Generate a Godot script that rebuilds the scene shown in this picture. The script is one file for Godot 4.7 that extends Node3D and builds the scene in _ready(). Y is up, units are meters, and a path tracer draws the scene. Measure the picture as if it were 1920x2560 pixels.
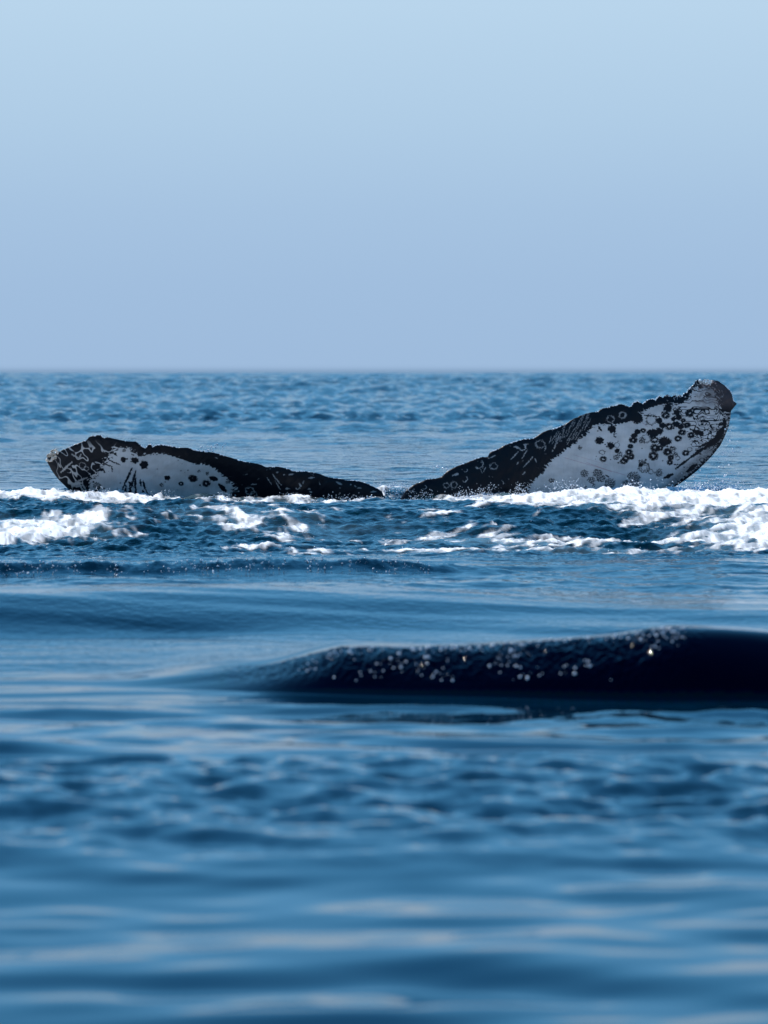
extends Node3D
# A whale lifts its tail flukes out of a blue sea; seen from a low boat through a long lens.

const EYE := 1.05            # height of the lens above the mean sea level
const WHALE_AT := 30.0       # metres ahead of the lens
const SKIN_LEFT := -247.8    # the painted part of the tail, in centimetres from the middle of the whale
const SKIN_TOP := 101.8
const SKIN_WIDE := 507.0
const SKIN_HIGH := 104.0

var n_swell := FastNoiseLite.new()
var n_soft := FastNoiseLite.new()
var n_chop := FastNoiseLite.new()
var n_fine := FastNoiseLite.new()
var n_patch := FastNoiseLite.new()
var n_froth := FastNoiseLite.new()
var rng := RandomNumberGenerator.new()


func noise(n: FastNoiseLite, number: int, octaves: int, gain := 0.5) -> void:
	n.noise_type = FastNoiseLite.TYPE_SIMPLEX_SMOOTH
	n.seed = number
	n.frequency = 1.0
	n.fractal_type = FastNoiseLite.FRACTAL_FBM if octaves > 1 else FastNoiseLite.FRACTAL_NONE
	n.fractal_octaves = octaves
	n.fractal_gain = gain


func tag(o: Node, label: String, category := "", group := "", kind := "") -> void:
	o.set_meta("label", label)
	if category: o.set_meta("category", category)
	if group: o.set_meta("group", group)
	if kind: o.set_meta("kind", kind)


func bump(d: float, c: float, front: float, back: float) -> float:
	var u := (d - c) / (front if d < c else back)
	return exp(-u * u)


# ---------------------------------------------------------------- the height of the sea, d metres ahead of the lens
func wall_height(x: float) -> float:   # the steep dark wave in the foreground
	var a := 0.0
	a += 0.118 * (0.13 * smoothstep(-1.0, -0.55, x) + 0.55 * smoothstep(-0.95, -0.1, x) + 0.32 * smoothstep(-0.42, -0.1, x))
	a += 0.020 * smoothstep(-0.45, -0.05, x)
	a += 0.058 * smoothstep(0.1, 1.0, x)
	a += 0.022 * smoothstep(0.72, 0.98, x)
	a *= 1.0 - 0.75 * smoothstep(1.0, 2.6, x)
	return a


func sea(x: float, d: float) -> float:
	var h := 0.0
	var near := 1.0 - smoothstep(60.0, 150.0, d)
	# long low swell
	var sw := smoothstep(36.0, 60.0, d) + (1.0 - smoothstep(8.0, 12.0, d)) * 0.3
	if d > 34.0:
		h += sw * (0.045 * sin(0.42 * d + 0.05 * x + 2.0 * n_swell.get_noise_2d(x * 0.01, d * 0.01)) + 0.09 * n_swell.get_noise_2d(x * 0.02 + 9.0, d * 0.05))
	# water heaped up round the whale
	h += (0.16 * smoothstep(26.0, 28.0, d) - 0.02 * smoothstep(22.6, 24.4, d)) * (1.0 - smoothstep(32.0, 35.5, d))
	# the two smooth crests between the whale and the dark wave
	if d > 14.0 and d < 24.0:
		var side := smoothstep(1.6, -1.2, x)
		h += (0.05 + 0.09 * side) * bump(d, 17.75 - 0.10 * x * x + 0.12 * x, 0.75, 1.7)
		h -= 0.03 * smoothstep(-0.2, -1.0, x) * bump(d, 16.75 + 0.1 * x, 0.28, 0.3)
		h += 0.028 * smoothstep(0.1, -1.2, x) * bump(d, 16.1 + 0.15 * x, 0.5, 0.25)
	# the dark wave
	if d > 12.5 and d < 16.5:
		var toe := 13.50 - 0.24 * smoothstep(-0.4, 1.3, x) + 0.45 * smoothstep(0.2, -1.3, x)
		var u := (d - toe) / (0.35 + 0.12 * smoothstep(0.0, -0.6, x))
		if u > 0.0:
			var a := wall_height(x)
			if u < 1.0:
				h += a * (1.0 - (1.0 - u) * (1.0 - u))
				var rough := smoothstep(0.0, 0.5, u) * smoothstep(-0.75, -0.15, x) * (1.0 - smoothstep(0.78, 1.02, x - 0.1 * u))
				h += rough * (0.007 * n_chop.get_noise_2d(x * 7.0, d * 7.0 + 40.0) + 0.0040 * n_soft.get_noise_2d(x * 44.0, d * 46.0) + 0.0020 * n_soft.get_noise_2d(x * 24.0, d * 25.0 + 3.0))
			else:
				h += a * bump(u, 1.0, 1.0, 3.2)
	var soft := n_soft.get_noise_2d(x * 1.15, d * 1.75)
	var patch := n_patch.get_noise_2d(x * 0.35, d * 0.45)
	if d < 13.7:
		var g := h
		h = 0.0
		h += 0.095 * smoothstep(4.4, 10.1, d) * (1.0 - smoothstep(10.1, 13.0, d))
		# glassy wavelets at the boat and the ruffled band behind them
		var lap := d + 0.09 * n_soft.get_noise_2d(x * 1.1, d * 2.2 + 0.25 * x)   # fronts steeper than backs
		h += 0.0165 * n_soft.get_noise_2d(x * 1.1, lap * 2.2 + 0.25 * x) * (1.0 + patch) + 0.012 * n_soft.get_noise_2d(x * 0.6 + 31.0, d * 1.2 + 7.0) + 0.003 * n_soft.get_noise_2d(x * 3.4, d * 5.4 - 0.6 * x)
		h += 0.0045 * n_chop.get_noise_2d(x * 2.2, d * 4.0) * (0.35 + 0.65 * smoothstep(8.2, 9.4, d))
		var band := smoothstep(8.0, 9.1, d) * (1.0 - smoothstep(10.0, 10.2, d + 0.12 * x + 0.2 * patch))
		h += band * (0.023 * n_chop.get_noise_2d(x * 3.0 + 5.0, d * 5.4) + 0.02 + 0.007 * n_fine.get_noise_2d(x * 8.0, d * 8.0))
		var corner := smoothstep(0.3, 0.9, x) * smoothstep(11.6, 12.3, d)
		h += corner * 0.012 * n_chop.get_noise_2d(x * 3.6, d * 3.0)
		h = g + h * (1.0 - smoothstep(12.5, 13.7, d))
	if d > 12.5 and d < 24.5:
		var g := h
		h = 0.0
		h += 0.010 * n_soft.get_noise_2d(x * 0.45, d * 1.5) + 0.0055 * n_soft.get_noise_2d(x * 0.8 + 3.0, d * 3.3)
		var ruffle := smoothstep(17.6, 18.4, d)
		h += (0.0012 + 0.0030 * ruffle) * n_chop.get_noise_2d(x * 2.0 + 3.0, d * 4.4)
		h += ruffle * 0.0014 * n_fine.get_noise_2d(x * 5.0, d * 9.0)
		if d > 18.0:
			h += smoothstep(18.6, 20.4, d) * (0.014 * soft + 0.0085 * n_chop.get_noise_2d(x * 3.0, d * 5.0) * (1.0 + patch))
			# a line of broken sparkling ripples on the left
			var line := bump(d, 21.9 + 0.1 * x, 0.16, 0.35) * smoothstep(0.9, -0.2, x)
			h += line * (0.06 + 0.016 * n_chop.get_noise_2d(x * 5.0, d * 5.0) + 0.012 * n_fine.get_noise_2d(x * 12.0, d * 12.0))
		h = g + h * smoothstep(12.5, 13.7, d) * (1.0 - smoothstep(22.9, 24.5, d))
	if d > 23.0 and d < 38.0:
		var wild := smoothstep(23.2, 25.2, d) * (1.0 - smoothstep(30.8, 33.5, d))
		var calm := smoothstep(23.0, 24.5, d) * (1.0 - wild)
		var c1 := n_chop.get_noise_2d(x * 0.85, d * 1.0)
		h += wild * (0.040 * c1 + (0.034 - 0.012 * exp(-x * x)) * n_chop.get_noise_2d(x * 1.5 + 8.0, d * 2.4) + (0.026 - 0.009 * exp(-x * x)) * n_fine.get_noise_2d(x * 5.0, d * 6.0))
		h += calm * (1.0 - smoothstep(36.0, 38.0, d)) * (0.03 * n_chop.get_noise_2d(x * 0.8, d * 1.2))
		# white water thrown up in front of the tail
		h += 0.06 * blob(x, d, 0.05, 30.5, 0.22, 0.3) * (1.0 + n_chop.get_noise_2d(x * 4.0, d * 4.0))
		var pile := bump(d, 29.45, 0.5, 0.9)
		h += pile * (0.05 * smoothstep(0.5, 1.5, x) + 0.045 * smoothstep(-1.5, -2.2, x)) * (1.0 + 0.7 * n_chop.get_noise_2d(x * 1.7, d))
	elif d >= 38.0:
		var g := h
		h = 0.0
		# open sea: calm lanes first, a wind-ruffled stretch behind
		var rough := smoothstep(62.0, 92.0, d + 14.0 * patch)
		var lane := n_patch.get_noise_2d(x * 0.02, d * 0.03 + 5.0)
		rough *= 0.8 + 0.5 * lane
		var close := 1.0 - smoothstep(300.0, 650.0, d)
		h += close * (0.014 * n_soft.get_noise_2d(x * 0.5 + 20.0, d * 1.35) + 0.034 * n_chop.get_noise_2d(x * 0.2, d * 0.5) + 0.125 * rough * n_chop.get_noise_2d(x * 0.34, d * 0.55))
		h += close * (0.008 + 0.085 * rough) * n_soft.get_noise_2d(x * 1.15 + 4.0, d * 1.5)
		if d < 200.0:
			h += (0.006 + 0.075 * rough) * n_chop.get_noise_2d(x * 1.5, d * 1.6) * (1.0 - smoothstep(90.0, 200.0, d))
		if d > 120.0:
			h += smoothstep(120.0, 300.0, d) * (0.32 + 0.22 * lane) * n_soft.get_noise_2d(x * 0.17, d * 0.22) * (1.0 - smoothstep(2000.0, 2400.0, d))
		if d > 500.0:
			h += smoothstep(500.0, 1200.0, d) * 0.28 * n_soft.get_noise_2d(x * 0.025, d * 0.028)
		h = g + h * smoothstep(38.0, 40.0, d)
	return h


func blob(x: float, d: float, cx: float, cd: float, rx: float, rd: float) -> float:
	var a := (x - cx) / rx
	var b := (d - cd) / rd
	return exp(-(a * a + b * b))


func milk(x: float, d: float) -> float:   # how much air has been beaten into the water
	var m := 0.0
	m += 1.15 * blob(x, d, -2.7, 29.7, 0.95, 0.75) + 0.55 * blob(x, d, -1.75, 29.6, 0.5, 0.4) + 0.95 * blob(x, d, -2.45, 26.9, 0.7, 0.65)
	m += 0.42 * blob(x, d, -1.15, 28.0, 0.5, 0.8) + 0.50 * blob(x, d, -0.75, 29.4, 0.5, 0.35) + 0.45 * blob(x, d, -0.05, 29.5, 0.4, 0.3) + 1.0 * blob(x, d, 0.05, 30.5, 0.17, 0.3)
	m += 0.9 * blob(x, d, 0.72, 29.5, 0.42, 0.4) + 1.2 * blob(x, d, 1.55, 29.4, 0.75, 0.55) + 1.3 * blob(x, d, 2.6, 29.3, 0.9, 0.75) + 0.8 * blob(x, d, 3.6, 29.0, 0.8, 0.9)
	m += 1.4 * blob(x, d, 2.75, 26.4, 0.8, 1.1) + 0.62 * blob(x, d, 1.7, 28.1, 0.9, 0.6) + 0.5 * blob(x, d, 1.35, 25.9, 0.7, 0.4)
	m += 0.62 * blob(x, d, 0.55, 26.1, 0.4, 0.5) + 0.5 * blob(x, d, 0.3, 24.9, 1.1, 0.45) + 0.36 * blob(x, d, -0.4, 27.0, 0.9, 0.8) + 0.4 * blob(x, d, 1.7, 24.9, 0.8, 0.35)
	return m


func froth(x: float, d: float) -> float:   # 0.5 and more is foam
	var m := milk(x, d)
	if m < 0.12: return 0.0
	var lean := x - 0.55 * d if x > 0.0 else x + 0.2 * d
	var n := n_froth.get_noise_2d(lean * 1.1, d * 0.75) * 0.9 + n_fine.get_noise_2d(lean * 6.0, d * 1.9) * 0.65 + 0.25 * n_chop.get_noise_2d(x * 1.5 + 8.0, d * 2.4)
	return m * 0.90 + n * (1.15 - 0.25 * minf(m, 1.2)) - 0.03


# ---------------------------------------------------------------- the sea as one sheet
func columns(dense: int, half: float) -> PackedFloat32Array:
	var xs := PackedFloat32Array()
	var far := [60.0, 24.0, 10.0, 5.0, 2.8, 1.8, 1.35, 1.12]
	for f in far: xs.append(-half * f)
	for i in dense + 1: xs.append(half * (2.0 * i / dense - 1.0))
	for k in far.size(): xs.append(half * far[far.size() - 1 - k])
	return xs


func sheet(mesh: ArrayMesh, rows: PackedFloat32Array, dense: int, tile: float, mat: Material, tinted := false) -> void:
	var first := columns(dense, 1.0)
	var w := first.size()
	var r := rows.size()
	var p := PackedVector3Array()
	p.resize(w * r)
	for j in r:
		var d := rows[j]
		var half := 1.45 + 0.10 * absf(d)
		for i in w:
			var x := first[i] * half
			var y := 0.0
			if d > 2.0 and absf(first[i]) < 1.9:
				y = sea(x, d)
			p[j * w + i] = Vector3(x, y, -d)
	var inner := r - 2
	var v := PackedVector3Array()
	var n := PackedVector3Array()
	var uv := PackedVector2Array()
	var c := PackedColorArray()
	v.resize(w * inner); n.resize(w * inner); uv.resize(w * inner)
	if tinted: c.resize(w * inner)
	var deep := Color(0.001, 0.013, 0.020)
	var airy := Color(0.10, 0.17, 0.20)
	for j in inner:
		for i in w:
			var at := (j + 1) * w + i
			var a := p[at]
			var across := p[at + 1 if i < w - 1 else at] - p[at - 1 if i > 0 else at]
			var ahead := p[at + w] - p[at - w]
			var k := j * w + i
			v[k] = a
			n[k] = across.cross(ahead).normalized()
			uv[k] = Vector2(a.x / tile, a.z / tile)
			if tinted and rows[0] < 14.0:   # steep wave face painted darker: its weak reflection put into the colour
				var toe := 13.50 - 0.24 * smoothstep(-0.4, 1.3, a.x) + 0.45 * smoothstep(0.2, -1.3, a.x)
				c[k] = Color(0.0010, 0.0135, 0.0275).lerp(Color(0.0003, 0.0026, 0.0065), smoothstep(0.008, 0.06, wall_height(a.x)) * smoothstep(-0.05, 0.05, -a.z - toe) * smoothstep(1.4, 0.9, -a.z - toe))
			elif tinted:
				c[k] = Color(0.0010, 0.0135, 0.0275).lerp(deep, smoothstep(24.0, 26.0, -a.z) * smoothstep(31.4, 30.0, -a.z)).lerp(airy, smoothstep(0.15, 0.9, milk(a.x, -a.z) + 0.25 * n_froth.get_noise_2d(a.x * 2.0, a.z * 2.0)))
	var ix := PackedInt32Array()
	ix.resize((w - 1) * (inner - 1) * 6)
	var t := 0
	for j in inner - 1:
		for i in w - 1:
			var a := j * w + i
			ix[t] = a; ix[t + 1] = a + w; ix[t + 2] = a + 1
			ix[t + 3] = a + 1; ix[t + 4] = a + w; ix[t + 5] = a + w + 1
			t += 6
	var arr := []
	arr.resize(Mesh.ARRAY_MAX)
	arr[Mesh.ARRAY_VERTEX] = v
	arr[Mesh.ARRAY_NORMAL] = n
	arr[Mesh.ARRAY_TEX_UV] = uv
	if tinted: arr[Mesh.ARRAY_COLOR] = c
	arr[Mesh.ARRAY_INDEX] = ix
	mesh.add_surface_from_arrays(Mesh.PRIMITIVE_TRIANGLES, arr)
	mesh.surface_set_material(mesh.get_surface_count() - 1, mat)


func ripple_map(number: int, f: float, octaves: int, strength: float, stretch := 1.0) -> ImageTexture:
	var n := FastNoiseLite.new()
	noise(n, number, octaves, 0.55)
	var s := 512
	var bytes := PackedByteArray()
	bytes.resize(s * s)
	for j in s:
		for i in s:   # seamless: a torus in four dimensions is not at hand, so two sheets are faded into each other
			var u := float(i) / s
			var q := float(j) / s
			var a := n.get_noise_2d(u * f, q * f * stretch)
			var b := n.get_noise_2d((u - 1.0) * f, q * f * stretch)
			var c := n.get_noise_2d(u * f, (q - 1.0) * f * stretch)
			var e := n.get_noise_2d((u - 1.0) * f, (q - 1.0) * f * stretch)
			var h := lerpf(lerpf(a, b, u), lerpf(c, e, u), q)
			bytes[j * s + i] = clampi(int(128.0 + 127.0 * h * 1.3), 0, 255)
	var im := Image.create_from_data(s, s, false, Image.FORMAT_L8, bytes)
	im.convert(Image.FORMAT_RGBA8)
	im.bump_map_to_normal_map(strength)
	return ImageTexture.create_from_image(im)


func water_material(map: Texture2D, strength: float, rough: float, tinted := false) -> StandardMaterial3D:
	var m := StandardMaterial3D.new()
	m.albedo_color = Color.WHITE if tinted else Color(0.0010, 0.0135, 0.0275).linear_to_srgb()
	m.vertex_color_use_as_albedo = tinted
	m.roughness = rough
	m.metallic_specular = 0.33
	if map:
		m.normal_enabled = true
		m.normal_texture = map
		m.normal_scale = strength
	return m


func steps(from: float, to: float, first: float, grow: float) -> PackedFloat32Array:
	var out := PackedFloat32Array([from - first])
	var d := from
	var s := first
	while d < to - s * 0.5:
		out.append(d)
		d += s
		s *= grow
	out.append(to)
	out.append(to + s)
	return out


func build_sea() -> void:
	var mesh := ArrayMesh.new()
	var fine := ripple_map(3, 12.0, 4, 3.0)
	var far := ripple_map(4, 14.0, 4, 5.0)
	var near_m := water_material(null, 0.0, 0.03)
	near_m.metallic_specular = 0.42
	var mid_m := water_material(fine, 0.6, 0.04)
	var whale_m := water_material(fine, 1.2, 0.03, true)
	var dark_wave_m := water_material(null, 0.0, 0.03, true)
	dark_wave_m.metallic_specular = 0.24
	var far_m := water_material(far, 1.2, 0.05)
	sheet(mesh, PackedFloat32Array([-6000.0, -5000.0, -900.0, -200.0, -60.0, -20.0, -8.0, -3.0, 0.0, 1.5, 2.0, 2.5, 2.6]), 20, 1.0, near_m)
	sheet(mesh, steps(2.5, 12.9, 0.034, 1.0), 300, 1.0, near_m)
	sheet(mesh, steps(12.9, 14.6, 0.007, 1.0), 1100, 1.0, dark_wave_m, true)
	sheet(mesh, steps(14.6, 23.6, 0.035, 1.0), 520, 1.0, mid_m)
	sheet(mesh, steps(23.6, 31.6, 0.028, 1.0), 900, 0.8, whale_m, true)
	sheet(mesh, steps(31.6, 38.0, 0.07, 1.0), 500, 1.0, mid_m)
	sheet(mesh, steps(38.0, 150.0, 0.13, 1.0045), 420, 4.0, far_m)
	sheet(mesh, steps(150.0, 600.0, 0.63, 1.0012), 300, 6.0, far_m)
	sheet(mesh, steps(600.0, 2200.0, 1.6, 1.001), 170, 12.0, far_m)
	sheet(mesh, steps(2200.0, 8000.0, 6.0, 1.04), 120, 20.0, far_m)
	var o := MeshInstance3D.new()
	o.name = "water"
	o.mesh = mesh
	add_child(o, true)
	tag(o, "deep blue sea with smooth swell and one steep dark wave", "", "", "structure")


# ---------------------------------------------------------------- foam
func foam_material() -> StandardMaterial3D:
	var m := StandardMaterial3D.new()
	m.albedo_color = Color.WHITE
	m.vertex_color_use_as_albedo = true
	m.transparency = BaseMaterial3D.TRANSPARENCY_ALPHA
	m.roughness = 0.6
	m.metallic_specular = 0.4
	return m


func build_foam(called: String, x0: float, x1: float, d0: float, d1: float, mat: Material, label: String) -> void:
	var sx := 0.010
	var sd := 0.024
	var w := int((x1 - x0) / sx) + 1
	var r := int((d1 - d0) / sd) + 1
	var p := PackedVector3Array()
	var al := PackedFloat32Array()
	p.resize(w * r)
	al.resize(w * r)
	for j in r:
		var d := d0 + j * sd
		for i in w:
			var x := x0 + i * sx
			var f := froth(x, d)
			al[j * w + i] = smoothstep(0.29, 0.66, f) * (0.45 + 0.55 * smoothstep(-0.2, 0.14, n_fine.get_noise_2d(x * 7.0, d * 2.6) + 0.7 * (f - 0.75))) * (0.5 + 0.5 * smoothstep(-0.3, 0.0, n_fine.get_noise_2d(x * 15.0 + 60.0, d * 4.5) + 0.5 * (f - 0.6)))
			if f > 0.2:
				var lump := n_fine.get_noise_2d(x * 7.0 + 50.0, d * 7.0)
				var thick := smoothstep(0.5, 1.3, f)
				var leap := bump(d, 29.5, 0.25, 0.3) * 0.055 * pow(maxf(0.0, n_fine.get_noise_2d(x * 1.9, d * 1.2 + 77.0) + 0.45 * n_fine.get_noise_2d(x * 9.0, d * 3.0)), 1.3) * smoothstep(0.45, 0.7, f)
				p[j * w + i] = Vector3(x, sea(x, d) + leap + 0.004 + 0.008 * thick + 0.014 * thick * lump + 0.009 * n_fine.get_noise_2d(x * 21.0, d * 21.0) * smoothstep(0.4, 0.8, f), -d)
			else:
				p[j * w + i] = Vector3(x, sea(x, d) + 0.004, -d)
	var st := {}
	var v := PackedVector3Array()
	var n := PackedVector3Array()
	var c := PackedColorArray()
	var ix := PackedInt32Array()
	for j in range(1, r - 1):
		for i in range(1, w - 1):
			var a := j * w + i
			if maxf(maxf(al[a], al[a + 1]), maxf(al[a + w], al[a + w + 1])) <= 0.004 or i == w - 2 or j == r - 2: continue
			var q := [a, a + w, a + 1, a + 1, a + w, a + w + 1]
			for k in q:
				if not st.has(k):
					st[k] = v.size()
					v.append(p[k])
					n.append((p[k + 1] - p[k - 1]).cross(p[k + w] - p[k - w]).normalized().lerp(Vector3.UP, 0.5).normalized())
					c.append(Color(0.92, 0.93, 0.94, al[k]))
				ix.append(st[k])
	var arr := []
	arr.resize(Mesh.ARRAY_MAX)
	arr[Mesh.ARRAY_VERTEX] = v
	arr[Mesh.ARRAY_NORMAL] = n
	arr[Mesh.ARRAY_COLOR] = c
	arr[Mesh.ARRAY_INDEX] = ix
	var mesh := ArrayMesh.new()
	mesh.add_surface_from_arrays(Mesh.PRIMITIVE_TRIANGLES, arr)
	mesh.surface_set_material(0, mat)
	var o := MeshInstance3D.new()
	o.name = called
	o.mesh = mesh
	add_child(o, true)
	tag(o, label, "foam", "", "stuff")


# ---------------------------------------------------------------- the whale
func outline(cm: PackedFloat32Array) -> PackedVector2Array:
	var out := PackedVector2Array()
	for k in range(0, cm.size(), 2): out.append(Vector2(cm[k], cm[k + 1]))
	return out


func spaced(line: PackedVector2Array, count: int) -> PackedVector2Array:
	var total := 0.0
	for k in line.size() - 1: total += line[k].distance_to(line[k + 1])
	var out := PackedVector2Array()
	var k := 0
	var gone := 0.0
	for i in count:
		var want := total * i / (count - 1)
		while k < line.size() - 2 and gone + line[k].distance_to(line[k + 1]) < want:
			gone += line[k].distance_to(line[k + 1])
			k += 1
		var l := line[k].distance_to(line[k + 1])
		out.append(line[k].lerp(line[k + 1], clampf((want - gone) / l, 0.0, 1.0)))
	return out


func fluke_depth(x: float, y: float) -> float:   # metres towards the lens, x and y in centimetres
	var lean := lerpf(0.50, 0.06, smoothstep(-120.0, 60.0, x))
	return lean * (y - 12.0) * 0.01 - 0.22 * pow(absf(x) / 250.0, 2.0)


func build_whale() -> void:
	var top := outline([-242, 41.2, -241.5, 43.6, -239.9, 45.4, -233.3, 47.6, -227.8, 49.9, -222.6, 52.4, -216.4, 54.7, -212.3, 56.4, -211.2, 57.8, -209.9, 58.8, -206.4, 59.5, -204, 59.6, -201.9, 59.7, -200.9, 58.8, -200, 57.7, -198.5, 58, -197.4, 58.2, -194.7, 57.7, -191.9, 57.1, -187.1, 56.1, -184.3, 55.6, -181.9, 55.3, -177.4, 55.2, -176, 54.5, -174.6, 53.3, -172.2, 51.7, -170.1, 50.6, -169.1, 51.7, -168.4, 52.7, -166.3, 53.5, -165.5, 52.6, -165.1, 51, -164.1, 51.7, -163.2, 52.4, -160.1, 53.1, -154.6, 52.6, -147, 51, -140.4, 50.7, -137.3, 50.2, -137.5, 49.8, -132.3, 48.8, -126.7, 48.2, -120.2, 47.1, -115.9, 45.8, -107.3, 43.2, -103.8, 41.9, -100.4, 41.2, -96.1, 40.3, -90.9, 39.5, -87.4, 38.3, -84, 36.9, -80.5, 37.1, -75.3, 37.2, -72.7, 36.7, -68.4, 35.7, -63.3, 33.7, -58.9, 34.1, -54.6, 33.7, -50.3, 32.8, -46, 32.1, -41.7, 30.2, -36.9, 29.1, -31.3, 28.5, -26.1, 27.2, -22.7, 27.4, -19.2, 27, -14.9, 25.9, -10.6, 24.4, -4.5, 21.3, -1.5, 19.4, -0.4, 16.4, 4.1, 12.1, 9.5, 9.6, 10.9, 11.9, 12.2, 15.1, 13.7, 17.4, 15.6, 20, 18.3, 22.1, 20.9, 24, 23.2, 25, 25.5, 25.7, 28.5, 27.2, 30.8, 28.1, 33.8, 28.2, 36.1, 28.5, 39.2, 29.1, 41.1, 29.9, 43, 31.8, 45.2, 33.8, 48.3, 35.6, 51.3, 37.1, 55.1, 38.6, 58.9, 39.8, 62.7, 41.4, 65.8, 42.8, 70.3, 43.9, 74.1, 43.9, 75.6, 47, 78.7, 48.7, 81.7, 49.6, 85.5, 51.9, 88.6, 53.3, 92.4, 54.6, 96.1, 55.7, 99.9, 56.6, 103, 57.1, 105.3, 56.9, 107.5, 57.6, 109.8, 59.1, 112.1, 60.7, 114.4, 61.8, 116.7, 62.9, 119.7, 63.7, 123.5, 64.7, 127.3, 66.4, 130.3, 67.5, 131.1, 68.2, 133.6, 69.9, 136.1, 71.4, 138.5, 72.2, 141, 73.5, 144.3, 74.7, 147.7, 75.7, 151, 76.1, 153.5, 76.5, 155.1, 77.8, 156.8, 78.7, 161.8, 79.8, 166.7, 81.2, 169.2, 81.8, 171.3, 81.5, 173.4, 80.7, 176, 79.8, 177.5, 80.5, 178.5, 82.3, 180.2, 83.5, 182.1, 83.8, 184, 83, 185.6, 81.8, 187, 83, 188.4, 84.5, 190.8, 85.2, 193.3, 85.5, 194.9, 84.5, 195.9, 86.3, 197.4, 87.6, 199.1, 87.3, 200.1, 86, 201.5, 87.7, 203.4, 88.8, 205, 88.1, 206.5, 86.8, 207.8, 87.6, 209.4, 88.4, 210.7, 87, 211.8, 87.8, 212.8, 88.6, 214, 86.8, 214.8, 88.1, 215.6, 89.5, 217, 89.8, 218, 90.8, 218.8, 92.4, 220.2, 93.8, 222.3, 95.6, 223.4, 97.6, 224.6, 99.1, 228.1, 98.5, 231.8, 97.7, 234.7, 98.9, 239.7, 98.5, 242.2, 97.1, 243.8, 96, 245.6, 94.8, 247.1, 93.1, 248.6, 92.1, 249.6, 90.6, 250.4, 88.8, 251, 86.6, 251.6, 84.2, 252.9, 83, 254.2, 81.9])
	var lb := outline([-242, 41.2, -241.5, 39.5, -240.2, 37.1, -238.9, 34.3, -236.1, 30.2, -233.3, 26.6, -229.9, 23.3, -225.7, 18.8, -220.2, 16.7, -215.4, 15, -210.5, 12.9, -189.1, 5.9, -154.7, -9.9, -114.6, -29.9, -74.5, -52.8, -45.8, -75.8])
	var rb := outline([0, -80.1, 28.6, -64.3, 68.8, -41.4, 108.9, -21.3, 149, -5.6, 180.5, 6.7, 203.2, 18.5, 210.7, 23.1, 214, 25.1, 218.9, 28.5, 225.6, 33.8, 232.2, 40.1, 237.2, 45.4, 242.2, 51.7, 245.5, 58.3, 248.4, 65.8, 249.5, 71.6, 249.8, 76.5, 252.1, 79.4, 253.3, 80.8, 254.2, 81.9])
	var notch := 0
	for k in top.size():
		if top[k].y < top[notch].y: notch = k
	var half := 420
	var trail := spaced(top.slice(0, notch + 1), half)
	trail.append_array(spaced(top.slice(notch, top.size()), half).slice(1))
	var lead := spaced(lb, half)
	lead.append_array(spaced(rb, half))
	lead.remove_at(half)
	var ribs := trail.size()
	var across := 56
	var rim := FastNoiseLite.new()
	noise(rim, 11, 3, 0.6)
	edge_glint_beads(trail)
	var uv := PackedVector2Array()
	var faces: Array[PackedVector3Array] = []
	for side in 2:
		var v := PackedVector3Array()
		for i in ribs:
			var t := absf(float(i) / (ribs - 1) * 2.0 - 1.0)   # 0 at the notch, 1 at the tips
			var thick := lerpf(0.085, 0.022, sqrt(t)) 
			var rib := trail[i].distance_to(lead[i])
			for j in across + 1:
				var s := float(j) / across
				s = 0.5 - 0.5 * cos(PI * s)
				var q := trail[i].lerp(lead[i], s)
				if j == 0 and i > 2 and i < ribs - 3:
					q += Vector2(rim.get_noise_1d(i * 0.35) * 0.4, rim.get_noise_1d(i * 0.35 + 99.0) * 0.55)
				var full := pow(sin(PI * pow(s, 0.8)), 0.6) if j > 0 and j < across else 0.0
				var z := (thick + 0.22 * pow(1.0 - t, 6.0) * smoothstep(8.0, -30.0, q.y)) * full * minf(1.0, 0.25 + rib / 30.0)
				var bumpy := 0.006 * rim.get_noise_2d(q.x * 0.12, q.y * 0.12) + 0.010 * rim.get_noise_2d(q.x * 0.25, q.y * 0.25) * (1.0 - smoothstep(2.0, 9.0, s * rib))
				z += bumpy * full
				v.append(Vector3(q.x * 0.01, q.y * 0.01, fluke_depth(q.x, q.y) + (z if side == 0 else -z)))
				if side == 0: uv.append(Vector2((q.x - SKIN_LEFT) / SKIN_WIDE, (SKIN_TOP - q.y) / SKIN_HIGH))
		faces.append(v)
	var mesh := ArrayMesh.new()
	var skin := skin_material()
	var back := StandardMaterial3D.new()
	back.albedo_color = Color(0.012, 0.013, 0.015).linear_to_srgb()
	back.roughness = 0.25
	for side in 2:
		var st := SurfaceTool.new()
		st.begin(Mesh.PRIMITIVE_TRIANGLES)
		var w := across + 1
		for k in faces[side].size():
			st.set_uv(uv[k])
			st.add_vertex(faces[side][k])
		for i in ribs - 1:
			for j in across:
				var a := i * w + j
				var q := [a, a + w, a + 1, a + 1, a + w, a + w + 1]
				if side == 1: q = [a, a + 1, a + w, a + 1, a + w + 1, a + w]
				for k in q: st.add_index(k)
		st.generate_normals()
		st.set_material(skin if side == 0 else back)
		st.commit(mesh)
	var whale := Node3D.new()
	whale.name = "whale"
	whale.position = Vector3(0, 0, -WHALE_AT)
	add_child(whale, true)
	tag(whale, "whale with both black and white tail flukes raised from the sea", "whale")
	var body := MeshInstance3D.new()
	body.name = "tail"
	body.mesh = mesh
	whale.add_child(body, true)
	barnacles(whale, "barnacle_or_glint_cluster", Vector2(236.0, 87.0), Vector2(13.0, 9.0), -0.95, 110, Color(0.20, 0.13, 0.12), "pinkish brown barnacles on the right fluke tip")
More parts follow.
